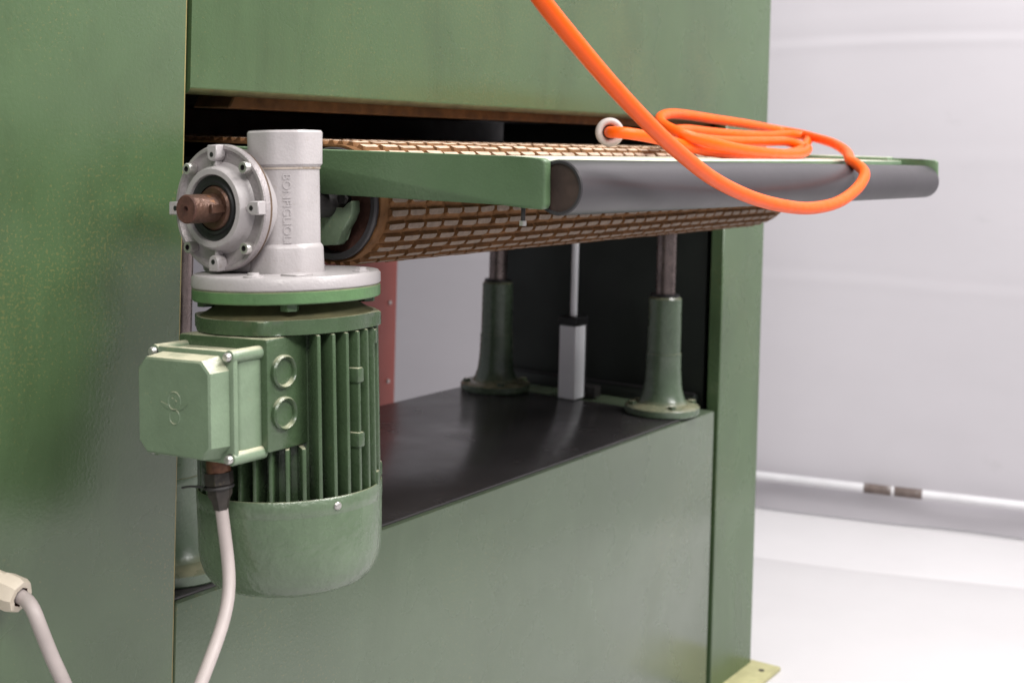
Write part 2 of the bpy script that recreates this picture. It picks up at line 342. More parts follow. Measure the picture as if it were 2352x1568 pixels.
bm = BM(); cyl(bm, (XL+0.02, 0.16, 0.975), (XR-0.05, 0.16, 0.975), 0.05, 32); finish('pressure_roller', bm, 'rubber', mc)
bm = BM(); cyl(bm, (XL+0.02, 0.36, 0.975), (XR-0.05, 0.36, 0.975), 0.05, 32); finish('pressure_roller', bm, 'rubber', mc)
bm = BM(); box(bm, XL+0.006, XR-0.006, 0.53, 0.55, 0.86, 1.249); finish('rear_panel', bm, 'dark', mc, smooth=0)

# base
BX1 = 1.966
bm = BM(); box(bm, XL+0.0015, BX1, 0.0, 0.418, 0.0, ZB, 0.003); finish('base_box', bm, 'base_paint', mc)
bm = BM(); box(bm, XL+0.003, 1.885, 0.006, 0.417, ZB+0.0002, ZB+0.0035, 0.001); finish('base_cover', bm, 'plate', mc)
# right side frame: front post, dark inner wall
bm = BM()
prism(bm, [(1.981, 0.0, 0), (XR, 0.0, 0), (XR, 0.5, 0), (XR-0.006, 0.5, 0), (XR-0.006, 0.006, 0), (1.987, 0.006, 0), (1.987, 0.022, 0), (1.981, 0.022, 0)], (0, 0, ZH+0.0), 0.0015, 1)
finish('side_post', bm, 'paint', mc)
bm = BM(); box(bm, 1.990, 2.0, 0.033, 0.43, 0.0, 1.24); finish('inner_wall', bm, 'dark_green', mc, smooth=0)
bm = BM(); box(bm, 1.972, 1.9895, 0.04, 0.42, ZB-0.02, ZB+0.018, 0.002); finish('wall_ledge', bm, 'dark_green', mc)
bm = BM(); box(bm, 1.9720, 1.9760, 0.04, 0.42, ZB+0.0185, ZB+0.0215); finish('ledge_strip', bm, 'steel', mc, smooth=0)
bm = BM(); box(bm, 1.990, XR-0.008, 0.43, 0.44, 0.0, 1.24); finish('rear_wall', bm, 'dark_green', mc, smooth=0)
# dark frame post behind the left cabinet
bm = BM(); box(bm, 1.19, 1.234, 0.42, 0.46, 0.3, 0.84, 0.002); finish('rear_post', bm, 'dark', mc)
# foot plate with bolt hole
bm = BM(); box(bm, 1.985, 2.155, -0.05, 0.08, 0.004, 0.012, 0.002); fo = finish('foot_plate', bm, 'foot', mc)
bm = BM(); cyl(bm, (2.118, -0.030, 0.0121), (2.118, -0.030, 0.0126), 0.005, 14); finish('bolt_hole', bm, 'dark', fo)

# lift columns
def lift_column(x, y, ztop, label=None):
    z = ZB+0.004; bm = BM(); r = 0.0268
    prof = [(0, 0.012), (0.046, 0.012), (0.0395, 0.0155), (0.0345, 0.023), (0.0310, 0.034), (0.0290, 0.048), (0.0278, 0.066), (r+0.0004, 0.089), (r+0.0008, 0.092), (r+0.0004, 0.094), (r-0.0005, 0.0945), (r-0.001, ztop-z-0.004), (r-0.005, ztop-z), (0, ztop-z)]
    lathe(bm, (x, y, z), (0, 0, 1), prof, 36)
    col = finish('lift_column', bm, 'column', mc)
    bm = BM(); lathe(bm, (x, y, z), (0, 0, 1), [(0, 0), (0.057, 0), (0.0587, 0.002), (0.0587, 0.0105), (0.056, 0.0130), (0.042, 0.016), (0.024, 0.016)], 36)
    finish('column_flange', bm, 'column', col)
    for k in range(4):
        a = R(45+90*k); bm = BM(); bx_, by_ = x+0.0485*math.cos(a), y+0.0485*math.sin(a)
        lathe(bm, (bx_, by_, z+0.0135), (0, 0, 1), [(0.0068, 0), (0.0068, 0.005), (0, 0.005)], 6); finish('bolt', bm, 'paint_motor', col, smooth=20)
    bm = BM(); lathe(bm, (x, y, ztop), (0, 0, 1), [(0.0225, -0.001), (0.0225, 0.003), (0.016, 0.003)], 32); finish('wiper_seal', bm, 'rubber', col)
    bm = BM(); cyl(bm, (x, y, ztop-0.01), (x, y, 0.802), 0.0153, 28); finish('column_rod', bm, 'rod', col)
    return col
lift_column(1.884, 0.052, 0.659)
lift_column(1.868, 0.360, 0.659)
lift_column(0.889, 0.066, 0.659)
# linear gauge between the right columns
bm = BM(); box(bm, 1.872, 1.904, 0.207, 0.238, ZB+0.004, 0.596, 0.001, 1); lg = finish('linear_gauge', bm, 'alu', mc)
bm = BM(); box(bm, 1.9045, 1.9075, 0.206, 0.236, ZB+0.004, 0.596); finish('gauge_side', bm, 'steel', lg)
bm = BM(); box(bm, 1.870, 1.909, 0.205, 0.240, 0.5965, 0.6105, 0.0015, 1); finish('gauge_cap', bm, 'rubber', lg)
bm = BM(); cyl(bm, (1.889, 0.222, 0.610), (1.889, 0.222, 0.80), 0.0058, 14); finish('gauge_rod', bm, 'alu', lg)
bm = BM(); box(bm, 1.91, 1.93, 0.19, 0.25, ZB+0.004, ZB+0.022, 0.001); finish('gauge_clamp', bm, 'dark', lg)

# ------------------------------------------------------------------ feed conveyor
DY, DZ, DR = -0.097, 0.836, 0.0515          # drum axis and radius under the belt
BXA, BXB = 0.929, 1.880
YB = 0.49
bm = BM(); box(bm, 0.96, 1.84, DY+0.06, YB-0.06, 0.80, 0.872); finish('conveyor_bed', bm, 'dark', mc, smooth=0)
bm = BM(); lathe(bm, (0.9235, DY, DZ), (1, 0, 0), [(0.0455, 0.02), (0.0455, 0.001), (0.0465, 0), (0.0505, 0), (DR, 0.001), (DR, 0.953), (0, 0.953)], 64)
dr = finish('drive_drum', bm, 'steel', mc)
bm = BM(); lathe(bm, (0.938, DY, DZ), (1, 0, 0), [(0, 0), (0.0455, 0), (0.0455, 0.004)], 48); finish('drum_web', bm, 'rust_end', dr)
bm = BM(); cyl(bm, (0.80, DY, DZ), (0.94, DY, DZ), 0.0125, 24); finish('drum_shaft', bm, 'dark', dr)
bm = BM(); cyl(bm, (BXA, YB, DZ), (BXB, YB, DZ), DR, 40); finish('tail_drum', bm, 'steel', mc)
# bearing bracket in the mouth of the drum
bb = [(0.170,0.180),(0.240,0.200),(0.300,0.300),(0.400,0.300),(0.430,0.200),(0.530,0.140),(0.535,0.330),(0.480,0.480),(0.380,0.640),(0.300,0.800),(0.280,0.890),(0.040,0.900),(-0.4,0.86),(-0.4,0.20)]
def ray_x(x, px, py):
    d = fw+rt2*((px-CXP)/FPX)-up2*((py-CYP)/FPX); t = (x-CAM.x)/d.x; return CAM+d*t
def ray_y(y, px, py):
    d = fw+rt2*((px-CXP)/FPX)-up2*((py-CYP)/FPX); t = (y-CAM.y)/d.y; return CAM+d*t
pl = []
for a, b in bb:
    q = ray_x(0.917, (800+a*1000/6.72)/1.0884, (480+b*1000/6.72)/1.0884); pl.append((0.917, q.y, q.z))
bm = BM(); prism(bm, pl, (0.012, 0, 0), 0.0015, 2); br = finish('bearing_bracket', bm, 'box_paint', mc)
bm = BM(); cyl(bm, (0.913, -0.118, 0.842), (0.9165, -0.118, 0.842), 0.0055, 6); finish('bolt', bm, 'dark', br, smooth=20)

# belt carcass, an endless band round both drums
def belt_pt(s, off=0.0):
    """arc length s -> (y, z, angle of outward normal); s=0 at drum front, positive upwards"""
    q = DR+0.0022+off; half = math.pi*q/2; st = YB-DY; rr = DR+0.0022
    h = math.pi*rr/2; per = 2*st+2*math.pi*rr
    s = s % per
    if s > per-h: s -= per
    if s <= h:
        t = s/rr; return DY-q*math.cos(t), DZ+q*math.sin(t), t
    s -= h
    if s <= st: return DY+s, DZ+q, math.pi/2
    s -= st
    if s <= 2*h:
        t = math.pi/2+s/rr; return YB-q*math.cos(t), DZ+q*math.sin(t), t
    s -= 2*h
    return YB-s, DZ-q, 3*math.pi/2
RR = DR+0.0022; PER = 2*(YB-DY)+2*math.pi*RR
NR = 126; PITCH_R = PER/NR
bm = BM(); n = 260; ra = []; rb = []; ia = []; ib = []
for i in range(n):
    s = PER*i/n; y, z, t = belt_pt(s); y2, z2, _ = belt_pt(s, -0.0020)
    j = random.uniform(-.0005, .0005)
    ra.append(bm.verts.new((BXA+j, y, z))); rb.append(bm.verts.new((BXB, y, z)))
    ia.append(bm.verts.new((BXA+j, y2, z2))); ib.append(bm.verts.new((BXB, y2, z2)))
for i in range(n):
    j = (i+1) % n
    for A, B in ((ra, rb), (rb, ib), (ib, ia), (ia, ra)): bm.faces.new((A[i], A[j], B[j], B[i]))
belt = finish('feed_belt', bm, 'belt', mc)
belt['label'] = 'brown rubber feed belt with rows of worn raised pads'
# one pad, shared by every copy: local x across the belt, y along it, z outwards
PX = 0.0278
def pad_geo(bm, F):
    hw, hl = PX*0.475, PITCH_R*0.47
    tw, t0, h = PX*0.42, -PITCH_R*0.36, 0.0040
    base = [(-hw, -hl, 0), (hw, -hl, 0), (hw, hl*0.55, 0), (hw*0.8, hl, 0), (-hw*0.8, hl, 0), (-hw, hl*0.55, 0)]
    topv = [(-tw, t0, h*0.92), (tw, t0, h*0.92), (tw, -PITCH_R*0.03, h), (tw*0.72, PITCH_R*0.11, h*0.93), (-tw*0.72, PITCH_R*0.11, h*0.93), (-tw, -PITCH_R*0.03, h)]
    B = [bm.verts.new(F(q)) for q in base]; T = [bm.verts.new(F(q)) for q in topv]
    bm.faces.new(T).material_index = 1
    for i in range(6): bm.faces.new((B[i], B[(i+1) % 6], T[(i+1) % 6], T[i]))
bm = BM(); pad_geo(bm, lambda q: Vector((q[0], -q[1], q[2]))); bmesh.ops.recalc_face_normals(bm, faces=bm.faces)
# face the top outwards
pad_me = bpy.data.meshes.new('belt_pad'); bm.to_mesh(pad_me); bm.free()
for mname in ('belt', 'pad'): pad_me.materials.append(M[mname])
NCOL = int((BXB-BXA-0.012)/PX)
spots = []
for r in range(NR):
    s = (r+0.35)*PITCH_R
    y, z, t = belt_pt(s); n_ = Vector((0, -math.cos(t), math.sin(t))); tg = Vector((0, math.sin(t), math.cos(t)))
    for c in range(NCOL):
        p_ = Vector((BXA+0.010+PX*(c+0.5), y, z)); d = p_-CAM
        face = -n_.dot(d.normalized())
        vis = face > 0.02 and p_.y < 0.2 and not (t > 3.3)
        spots.append((face/d.length_squared if vis else -1, p_, t, n_, tg))
spots.sort(key=lambda q: -q[0])
bm = BM()
for k, (sc, p_, t, n_, tg) in enumerate(spots):
    jx, jz = random.uniform(-.0006, .0006), random.uniform(-.0005, .0003)
    if k < 300 and sc > 0:
        o = bpy.data.objects.new('belt_pad', pad_me); C.objects.link(o); o.parent = belt
        Mx = Matrix((Vector((1, 0, 0)), tg, n_)).transposed().to_4x4()
        o.matrix_local = Matrix.Translation(p_+Vector((jx, 0, 0))+n_*jz-WORLD[belt.name]) @ Mx @ Matrix.Rotation(random.gauss(0, 0.018), 4, 'Z') @ Matrix.Diagonal((random.uniform(.93, 1.0), random.uniform(.92, 1.04), random.uniform(.75, 1.1), 1))
    else:
        pad_geo(bm, lambda q: p_+Vector((q[0]+jx, 0, 0))+tg*(-q[1])+n_*(q[2]+jz))
tag(finish('belt_pads', bm, ['belt', 'pad'], belt, smooth=0), None, kind='stuff')

# support arms, cross plate and front roller
AZ0, AZ1 = 0.8455, 0.8855
def arm(xa, xb, dz=0.0, dy=0.0):
    bm = BM(); prof = [(0.02, AZ0), (0.02, AZ1), (-0.300, AZ1), (-0.318, AZ1-0.0003), (-0.337, AZ1-0.001), (-0.3405, AZ1-0.003), (-0.3415, AZ0+0.002), (-0.339, AZ0-0.002), (-0.318, AZ0-0.0012), (-0.300, AZ0)]
    prism(bm, [(xa-(0.0022 if -0.335 < y < -0.31 else 0), y+(dy if y < 0 else 0), z+dz) for y, z in prof], (xb-xa, 0, 0), 0.0022, 2)
    return finish('support_arm', bm, 'paint_arm', mc, smooth=50)
a1 = arm(0.9005, 0.9105); arm(1.8925, 1.8985, 0.0005, -0.022)
bm = BM(); cyl(bm, (0.9055, -0.318, AZ0), (0.9055, -0.318, AZ0-0.012), 0.0018, 10); finish('adjusting_screw', bm, 'dark', a1)
bm = BM(); cyl(bm, (0.9055, -0.318, AZ0-0.012), (0.9055, -0.318, AZ0-0.016), 0.0032, 6); finish('screw_head', bm, 'bolt', a1, smooth=20)
bm = BM(); box(bm, 0.912, 1.892, -0.312, -0.165, 0.876, 0.8825, 0.001, 1); finish('cross_plate', bm, 'lit_top', mc)
bm = BM(); box(bm, 1.868, 1.8915, -0.30, -0.03, 0.8831, 0.8875, 0.001, 1); finish('plate_rail', bm, 'lit_top', mc)
RY, RZ, RRAD = -0.346, 0.8612, 0.0225
bm = BM(); lathe(bm, (0.9125, RY, RZ), (1, 0, 0), [(0.0195, 0.0025), (0.0195, 0), (0.0215, 0), (RRAD, 0.001), (RRAD, 0.978), (RRAD-0.001, 0.979), (0, 0.979)], 56)
rl = finish('front_roller', bm, 'steel', mc)
bm = BM(); lathe(bm, (0.9145, RY, RZ), (1, 0, 0), [(0, 0), (0.0195, 0), (0.0195, 0.003)], 40); finish('roller_end', bm, 'roller_end', rl)
rl.rotation_euler = (0, R(0.40), R(0.15)); rl.location.z -= 0.0033; rl.location.y += 0.0012

# ------------------------------------------------------------------ gearbox
GX, GY = 0.828, -0.131                                   # worm and motor axis
DISCX = 0.785
def octa(bm, levels, rot=R(22.5), bevel=0.0):
    rings = []
    for z, r in levels:
        ring = []
        for k in range(8):
            for dt in (-0.16, 0.0, 0.16):
                t = rot+k*math.pi/4+dt; rad = r/math.cos(math.pi/8)
                rad *= (1-0.032) if dt == 0 else math.cos(math.pi/8)/math.cos(math.pi/8-0.16)*0.995
                ring.append(bm.verts.new((GX+rad*math.cos(t), GY+rad*math.sin(t), z)))
        rings.append(ring)
    n = len(rings[0])
    for A, B in zip(rings, rings[1:]):
        for i in range(n): bm.faces.new((A[i], A[(i+1) % n], B[(i+1) % n], B[i]))
    bm.faces.new(list(reversed(rings[0]))); bm.faces.new(rings[-1])
bm = BM()
octa(bm, [(0.7800, 0.0312), (0.8015, 0.0306), (0.8035, 0.0300), (0.8055, 0.0283), (0.8660, 0.0283), (0.8685, 0.0287), (0.871, 0.0307), (0.8972, 0.0312), (0.8990, 0.0300)])
gb = finish('gearbox', bm, 'cast', mc, smooth=28)
bm = BM(); octa(bm, [(0.8668, 0.0280), (0.8669, 0.0290), (0.8684, 0.0292), (0.8686, 0.0280)]); finish('joint_line', bm, 'stain', gb, smooth=28)
bm = BM(); lathe(bm, (DISCX+0.009, DY, DZ), (1, 0, 0), [(0, 0), (0.0485, 0), (0.0485, 0.030), (0.045, 0.036), (0.045, 0.046), (0.0, 0.046)], 56)
finish('wheel_housing', bm, 'cast', gb)
bm = BM(); box(bm, DISCX+0.0135, GX+0.03, GY+0.010, DY+0.036, 0.7818, 0.806, 0.003); finish('housing_foot', bm, 'cast', gb)
bm = BM(); lathe(bm, (DISCX+0.0062, DY, DZ), (1, 0, 0), [(0, 0), (0.0516, 0), (0.0516, 0.0028), (0, 0.0028)], 56); finish('gasket', bm, 'gasket', gb)
# round cover with raised rim and boss
bm = BM(); lathe(bm, (DISCX, DY, DZ), (1, 0, 0), [(0.034, 0.0035), (0.0455, 0.0035), (0.0475, 0.002), (0.049, 0.0), (0.0515, 0.0), (0.0525, 0.001), (0.0525, 0.006), (0.0, 0.006)], 72)
cv = finish('end_cover', bm, 'cast_rough', gb)
bm = BM(); lathe(bm, (DISCX-0.0085, DY, DZ), (1, 0, 0), [(0.0272, 0.006), (0.0272, 0.0012), (0.0280, 0), (0.0322, 0), (0.0340, 0.0016), (0.0356, 0.009), (0.038, 0.0118)], 64)
finish('bearing_boss', bm, 'cast', gb)
bm = BM(); lathe(bm, (DISCX-0.0062, DY, DZ), (1, 0, 0), [(0.0190, 0.004), (0.0190, 0.0), (0.0215, -0.0006), (0.0225, 0.001), (0.0255, 0.001), (0.0268, 0), (0.0270, 0.004)], 56)
finish('oil_seal', bm, 'rubber', gb)
bm = BM(); lathe(bm, (DISCX-0.0055, DY, DZ), (1, 0, 0), [(0, -0.002), (0.0165, -0.002), (0.0178, -0.0008), (0.0188, 0.001), (0.0190, 0.004)], 40); finish('shaft_collar', bm, 'rust', gb)
bm = BM(); lathe(bm, (0.7485, DY, DZ), (1, 0, 0), [(0.0022, 0.004), (0.0026, 0.0), (0.0108, 0), (0.0118, 0.001), (0.0118, 0.034), (0.0128, 0.0355)], 40, mats=[1, 1, 1, 0, 0])
sh = finish('output_shaft', bm, ['rust', 'rust_end'], gb)
bm = BM(); cyl(bm, (0.7520, DY, DZ), (0.7527, DY, DZ), 0.0022, 12); finish('centre_hole', bm, 'rubber', gb, smooth=0)
bm = BM(); box(bm, 0.763, 0.7775, DY-0.0150, DY-0.009, DZ-0.004, DZ+0.0035, 0.0007, 1); finish('shaft_key', bm, 'rust', gb)
# mounting lugs at the quarters, socket screws between them
for k in range(4):
    a = R(90*k); cr = Vector((0, math.cos(a), math.sin(a))); ct = Vector((0, -math.sin(a), math.cos(a))); o0 = Vector((DISCX, DY, DZ))
    bm = BM(); pts = []
    for t in range(7):
        b_ = R(90+30*t); pts.append(o0+cr*(0.0440+0.0056*math.cos(b_))+ct*(0.0056*math.sin(b_)))
    pts += [o0+cr*0.0520-ct*0.0056, o0+cr*0.0520+ct*0.0056]
    pts = [q+Vector((0.003, 0, 0)) for q in pts]
    prism(bm, pts, (-0.0105, 0, 0), 0.0008, 1); finish('mounting_lug', bm, 'cast', gb)
    bm = BM(); q = o0+cr*0.0440+Vector((-0.00765, 0, 0)); cyl(bm, q, q+Vector((-0.0002, 0, 0)), 0.0021, 12); finish('lug_hole', bm, 'rubber', gb, smooth=0)
    bm = BM(); prism(bm, [o0+cr*0.0335+ct*0.0016+Vector((0.003, 0, 0)), o0+cr*0.0392+ct*0.0016+Vector((0.003, 0, 0)), o0+cr*0.0392-ct*0.0016+Vector((0.003, 0, 0)), o0+cr*0.0335-ct*0.0016+Vector((0.003, 0, 0))], (-0.0075, 0, 0), 0.0006, 1)
    finish('cover_rib', bm, 'cast', gb)
    a += R(45); cr = Vector((0, math.cos(a), math.sin(a))); q = o0+cr*0.0462
    bm = BM(); lathe(bm, q+Vector((0.003, 0, 0)), (-1, 0, 0), [(0.0049, 0), (0.0049, 0.0075), (0.0044, 0.0083), (0.0024, 0.0083), (0.0024, 0.0058), (0, 0.0058)], 20, mats=[0, 0, 0, 1, 1])
    finish('socket_screw', bm, ['bolt', 'dark'], gb)
# embossed lettering down the facet
cu = bpy.data.curves.new('lettering', 'FONT'); cu.body = 'BONFIGLIOLI'; cu.size = 0.0096; cu.extrude = 0.00055; cu.align_x = 'CENTER'; cu.align_y = 'CENTER'
cu.space_character = 1.02
to = bpy.data.objects.new('tmp', cu); C.objects.link(to); bpy.context.view_layer.update()
me = bpy.data.meshes.new_from_object(to.evaluated_get(bpy.context.evaluated_depsgraph_get())); bpy.data.objects.remove(to)
bm = BM(); bm.from_mesh(me); bpy.data.meshes.remove(me)
fn = Vector((-1, -1, 0)).normalized(); side = Vector((1, -1, 0)).normalized()
for v_ in bm.verts:
    x_, y_, z_ = v_.co
    v_.co = Vector((GX, GY, 0.8345))+fn*(0.0282+z_)+Vector((0, 0, -x_))+side*y_
finish('lettering', bm, 'cast', gb, smooth=0)
# round motor flange of the gearbox
bm = BM(); lathe(bm, (GX, GY, 0.7708), (0, 0, 1), [(0, 0), (0.0770, 0), (0.0781, 0.0012), (0.0781, 0.0085), (0.0762, 0.0108), (0.0, 0.0110)], 72)
gf = finish('gearbox_flange', bm, 'cast', gb)
for k in range(4):
    a = R(20+90*k); bm = BM(); q = Vector((GX+0.066*math.cos(a), GY+0.066*math.sin(a), 0.7812))
    lathe(bm, q, (0, 0, 1), [(0.008, 0), (0.0078, 0.0015), (0.005, 0.002), (0.0045, 0.004), (0, 0.004)], 6 if k % 2 else 14); finish('flange_bolt', bm, 'cast', gb, smooth=25)
bm = BM(); box(bm, GX-0.042, GX-0.022, GY-0.05, GY-0.032, 0.7812, 0.7832, 0.0007, 1); finish('flange_pad', bm, 'cast', gb)

# ------------------------------------------------------------------ motor
bm = BM(); lathe(bm, (GX, GY, 0.60), (0, 0, 1), [(0, 0), (0.0555, 0), (0.0555, 0.137), (0, 0.137)], 64); mo = finish('motor', bm, 'paint_motor', mc)
bm = BM(); lathe(bm, (GX, GY, 0.7605), (0, 0, 1), [(0, 0), (0.0768, 0), (0.0778, 0.001), (0.0778, 0.0092), (0.0768, 0.0100), (0, 0.0100)], 72); finish('motor_flange', bm, 'paint_flange', mo)
bm = BM(); lathe(bm, (GX, GY, 0.7470), (0, 0, 1), [(0.0735, 0), (0.066, 0.004), (0.057, 0.010), (0.053, 0.0136)], 56); finish('motor_neck', bm, 'neck', mo)
for k in range(4):
    a = R(20+90*k+25); bm = BM(); q = Vector((GX+0.066*math.cos(a), GY+0.066*math.sin(a), 0.7603))
    lathe(bm, q, (0, 0, -1), [(0.0075, 0), (0.0075, 0.0055), (0, 0.0055)], 6); finish('flange_nut', bm, 'paint_motor', mo, smooth=20)
# end bell: round plate with four ears
bm = BM(); pts = []
for i in range(96):
    t = 2*math.pi*i/96; e = max(0, math.cos(4*(t-R(28))))**10
    pts.append((GX+(0.0742+0.0055*e)*math.cos(t), GY+(0.0742+0.0055*e)*math.sin(t), 0.7365))
prism(bm, pts, (0, 0, 0.0115), 0.001, 1); finish('end_bell', bm, 'paint_motor', mo, smooth=30)
# mounting block of the terminal box on the camera side of the motor
bm = BM(); box(bm, GX-0.0755, GX-0.0300, GY-0.0490, GY+0.049, 0.648, 0.7355, 0.002); finish('terminal_block', bm, 'paint_motor', mo)
for zz in (0.7090, 0.6765):
    bm = BM(); lathe(bm, (GX-0.0585, GY-0.0489, zz), (0, -1, 0), [(0.0130, 0), (0.0130, 0.003), (0.0117, 0.0045), (0.0104, 0.003), (0.0102, 0.0006), (0, 0.0006)], 36)
    finish('knockout', bm, 'paint_motor', mo)
for k in range(36):
    a = 360*k/36+2
    full = abs(((a-180+540) % 360)-180) > 55
    z0, z1 = 0.604, (0.7355 if full else 0.6475)
    ar = R(a); cr = Vector((math.cos(ar), math.sin(ar), 0)); ct = Vector((-math.sin(ar), math.cos(ar), 0)); o0 = Vector((GX, GY, 0))
    th = 0.0017; bm = BM()
    q = [o0+cr*0.0545-ct*(th*1.5), o0+cr*0.0755-ct*th, o0+cr*0.0755+ct*th, o0+cr*0.0545+ct*(th*1.5)]
    prism(bm, [Vector((p_.x, p_.y, z0)) for p_ in q], (0, 0, z1-z0), 0.0012, 2); finish('cooling_fin', bm, 'paint_motor', mo, smooth=30)
# bosses cast between the fins
for a, zz in ((272, 0.700), (272, 0.648), (294.5, 0.728), (294.5, 0.611), (317, 0.613)):
    ar = R(a); cr = Vector((math.cos(ar), math.sin(ar), 0)); ct = Vector((-math.sin(ar), math.cos(ar), 0)); o0 = Vector((GX, GY, zz)); bm = BM()
    q = [o0+cr*0.055-ct*0.005, o0+cr*0.0772-ct*0.004, o0+cr*0.0772+ct*0.004, o0+cr*0.055+ct*0.005]
    prism(bm, [p_-Vector((0, 0, 0.006)) for p_ in q], (0, 0, 0.012), 0.0015, 2); finish('fin_boss', bm, 'paint_motor', mo, smooth=35)
# fan cowl
bm = BM(); lathe(bm, (GX, GY, 0.5335), (0, 0, 1), [(0, -0.0055), (0.054, -0.0065), (0.060, -0.0055), (0.0665, -0.0015), (0.0715, 0.006), (0.0742, 0.014), (0.0755, 0.024), (0.0763, 0.0595), (0.0761, 0.0602), (0.0766, 0.0610), (0.0768, 0.0725), (0.0758, 0.0735), (0.0740, 0.0725)], 80)
fc = finish('fan_cowl', bm, 'cowl', mo, smooth=50)
bm = BM(); q = Vector((GX+0.0772*math.cos(R(252)), GY+0.0772*math.sin(R(252)), 0.600)); d = Vector((math.cos(R(252)), math.sin(R(252)), 0))
lathe(bm, q-d*0.001, d, [(0.0032, 0), (0.0032, 0.0015), (0.0022, 0.0026), (0, 0.0028)], 14); finish('cowl_screw', bm, 'bolt', mo)

# ------------------------------------------------------------------ terminal box
TY0, TY1, TZ0, TZ1 = -0.1765, -0.0855, 0.6440, 0.7300
bm = BM(); box(bm, 0.727, 0.757, TY0+0.003, TY1-0.003, TZ0+0.003, TZ1-0.003, 0.005, 3); tb = finish('terminal_box', bm, 'box_paint', mc)
bm = BM(); box(bm, 0.7205, 0.7265, TY0, TY1, TZ0, TZ1, 0.0028, 2); finish('lid_flange', bm, 'box_paint', tb)
# lid: chamfered raised cap
bm = BM(); ch = 0.013
def lidring(x, i, c):
    y0, y1, z0, z1 = TY0+i, TY1-i, TZ0+i, TZ1-i
    return [bm.verts.new(q) for q in ((x, y0+c, z0), (x, y1-c, z0), (x, y1, z0+c), (x, y1, z1-c), (x, y1-c, z1), (x, y0+c, z1), (x, y0, z1-c), (x, y0, z0+c))]
rg = [lidring(0.7203, 0.0042, 0.0105), lidring(0.7030, 0.0062, 0.0090), lidring(0.7018, 0.0078, 0.0082)]
for A, B in zip(rg, rg[1:]):
    for i in range(8): bm.faces.new((A[i], A[(i+1) % 8], B[(i+1) % 8], B[i]))
bm.faces.new(rg[-1]); bm.faces.new(list(reversed(rg[0])))
ed = [e for e in bm.edges if all(abs(v_.co.x-0.7018) < 1e-5 or abs(v_.co.x-0.7030) < 1e-5 for v_ in e.verts)]
finish('lid_cap', bm, 'box_paint', tb, smooth=30)
for yy in (TY0+0.0045, TY1-0.0045):
    for zz in (TZ0+0.0045, TZ1-0.0045):
        bm = BM(); cyl(bm, (0.7205, yy, zz), (0.756, yy, zz), 0.0052, 14, 0.001); finish('screw_pillar', bm, 'box_paint', tb)
        bm = BM(); lathe(bm, (0.7204, yy, zz), (-1, 0, 0), [(0.0034, 0), (0.0034, 0.0030), (0.0026, 0.0042), (0, 0.0044)], 14); finish('lid_screw', bm, 'bolt', tb)
# embossed emblem on the lid
ey, ez = -0.1325, 0.6865
bm = BM(); torus(bm, (0.7018, ey, ez+0.0055), (-1, 0, 0), 0.0068, 0.0006, 32, 6); torus(bm, (0.7018, ey, ez-0.0065), (-1, 0, 0), 0.0055, 0.0006, 32, 6)
for sg in (-1, 1):
    prism(bm, [(0.7021, ey+sg*0.0055, ez+0.002), (0.7021, ey+sg*0.0150, ez+0.0045), (0.7021, ey+sg*0.0105, ez+0.0005), (0.7021, ey+sg*0.0055, ez-0.001)], (-0.0009, 0, 0))
prism(bm, [(0.7021, ey+0.0030*(1.0 if k % 2 else 0.45)*math.cos(R(36*k)), ez+0.0055+0.0045*(1.0 if k % 2 else 0.45)*math.sin(R(36*k))) for k in range(10)], (-0.0009, 0, 0))
finish('emblem', bm, 'box_paint', tb, smooth=40)
# gland under the box
gx, gy = 0.737, -0.142
bm = BM(); cyl(bm, (gx, gy, 0.6452), (gx, gy, 0.632), 0.0096, 18, 0.001); finish('gland_base', bm, 'copper', tb)
bm = BM(); lathe(bm, (gx, gy, 0.633), (0.02, -0.06, -1), [(0, 0), (0.0112, 0), (0.0114, 0.009), (0.0100, 0.0098), (0.0095, 0.018), (0.0072, 0.022), (0.0058, 0.029), (0, 0.029)], 6); finish('gland_nut', bm, 'grubby', tb, smooth=30)
bm = BM(); torus(bm, (gx, gy, 0.6215), (0.02, -0.06, -1), 0.0110, 0.0011, 24, 6); finish('tie_wrap', bm, 'dark', tb)
bm = BM(); tube(bm, catmull([(gx-0.008, gy+0.010, 0.6215), (gx-0.012, gy+0.018, 0.622), (gx-0.014, gy+0.026, 0.6205)], 0.002), 0.0009, 6); finish('tie_tail', bm, 'dark', tb)

# ------------------------------------------------------------------ cables
def pxp(y, px, py): return ray_y(y, px, py)
TILT = Matrix.Translation((0, DY, DZ)) @ Matrix.Rotation(R(-3.0), 4, 'X') @ Matrix.Translation((0, -DY, -DZ))
g0 = TILT @ Vector((gx+0.0006, gy-0.0017, 0.606))
pth = [g0, g0+Vector((0.0010, -0.0012, -0.010))]
for yy, a, b in ((-0.162, 524, 1290), (-0.170, 532, 1345), (-0.180, 514, 1430), (-0.190, 480, 1520), (-0.198, 445, 1610), (-0.205, 400, 1720), (-0.205, 330, 1900)):
    pth.append(pxp(yy, a, b))
pc = tag(empty('motor_cable', pth[-1]), 'grey cable hanging from the gland under the motor terminal box', 'cable')
pp = catmull(pth, 0.003)
for _ in range(60): pp = [pp[0], pp[1]]+[(pp[i-1]+2*pp[i]+pp[i+1])/4 for i in range(2, len(pp)-1)]+[pp[-1]]
bm = BM(); tube(bm, pp, 0.0050, 16); finish('sheath', bm, 'cable', pc)

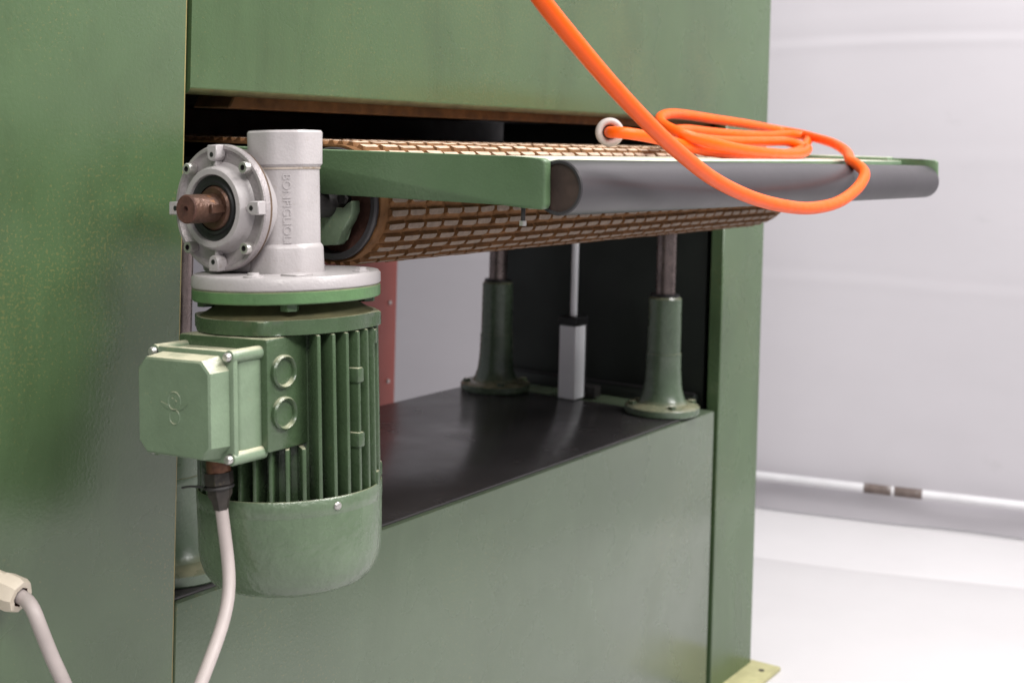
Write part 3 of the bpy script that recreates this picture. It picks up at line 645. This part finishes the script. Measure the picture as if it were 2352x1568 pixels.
gq = ray_y(0.0, -22, 1340); ga = Vector((0.22, -0.95, -0.20)).normalized()
bm = BM(); lathe(bm, gq-ga*0.004, ga, [(0, 0), (0.0125, 0), (0.0125, 0.016), (0.0142, 0.017), (0.0142, 0.030), (0.0122, 0.0345), (0.0078, 0.0345), (0.0074, 0.028), (0, 0.026)], 8, mats=[0, 0, 0, 0, 0, 0, 1, 1])
M['gl_in'] = M['rust_end']
gl = finish('cable_gland', bm, ['cream', 'gl_in'], mc, smooth=25)
e0 = gq+ga*0.020
pth = [e0, e0+ga*0.014]
for yy, a, b in ((-0.046, 76, 1400), (-0.052, 92, 1440), (-0.056, 118, 1505), (-0.06, 152, 1580), (-0.06, 200, 1700), (-0.06, 240, 1850)):
    pth.append(pxp(yy, a, b))
pc = tag(empty('cabinet_cable', pth[-1]), 'white cable leaving a cream gland on the left cabinet side', 'cable')
bm = BM(); tube(bm, catmull(pth), 0.0056, 16); finish('sheath', bm, 'cable', pc)

# orange cable: hangs from above, loops over the roller and lies coiled on the belt
P = [(-0.40, 1150, -150), (-0.40, 1195, -75), (-0.405, 1240, -5), (-0.41, 1320, 95), (-0.412, 1405, 195), (-0.412, 1495, 290), (-0.408, 1560, 350), (-0.404, 1640, 412), (-0.402, 1730, 455), (-0.402, 1800, 473),
     (-0.40, 1865, 478), (-0.398, 1930, 462), (-0.393, 1975, 425), (-0.385, 1986, 397), (-0.37, 1972, 381), (-0.35, 1955, 371), (-0.31, 1945, 350), (-0.26, 1915, 330), (-0.20, 1870, 316),
     (-0.16, 1835, 307), (-0.13, 1794, 300), (-0.12, 1719, 286), (-0.12, 1633, 273), (-0.125, 1575, 264), (-0.14, 1538, 262), (-0.165, 1516, 272), (-0.19, 1525, 288), (-0.22, 1568, 308), (-0.24, 1633, 327), (-0.25, 1697, 342),
     (-0.255, 1762, 351), (-0.25, 1820, 354), (-0.235, 1849, 349), (-0.215, 1850, 338), (-0.20, 1815, 327), (-0.20, 1762, 325), (-0.20, 1697, 325), (-0.20, 1633, 322), (-0.19, 1575, 312), (-0.17, 1553, 303), (-0.15, 1575, 298), (-0.145, 1633, 304), (-0.15, 1697, 310), (-0.155, 1762, 312),
     (-0.16, 1820, 309), (-0.175, 1852, 313), (-0.20, 1852, 330), (-0.215, 1835, 346), (-0.225, 1790, 355), (-0.23, 1740, 357), (-0.23, 1676, 353), (-0.225, 1611, 344), (-0.22, 1568, 333), (-0.215, 1515, 320), (-0.208, 1461, 309), (-0.200, 1430, 305), (-0.188, 1409, 304), (-0.172, 1399, 304)]
pth = [pxp(*q) for q in P]
oc = empty('orange_cable', pth[-2])
tag(oc, 'thick orange cable looped over the front roller and coiled on the belt', 'cable')
pp = catmull(pth, 0.005)
for _ in range(3): pp = [pp[0]]+[(pp[i-1]+2*pp[i]+pp[i+1])/4 for i in range(1, len(pp)-1)]+[pp[-1]]
bm = BM(); tube(bm, pp, 0.0065, 18); finish('sheath', bm, 'orange', oc, smooth=60)
e1 = pp[-1]; ed_ = (pp[-1]-pp[-4]).normalized()
bm = BM(); torus(bm, e1-ed_*0.004, ed_, 0.0122, 0.0040, 36, 12); finish('end_ring', bm, 'cable', oc, smooth=60)
bm = BM(); cyl(bm, e1-ed_*0.003, e1+ed_*0.012, 0.0118, 24); finish('end_plug', bm, 'dark', oc)

# the gear motor hangs slightly askew on the drum shaft
bpy.context.view_layer.update()
off = Matrix.Translation(WORLD[mc.name])
for o in (gb, mo, tb): o.matrix_local = off.inverted() @ TILT @ off @ o.matrix_local
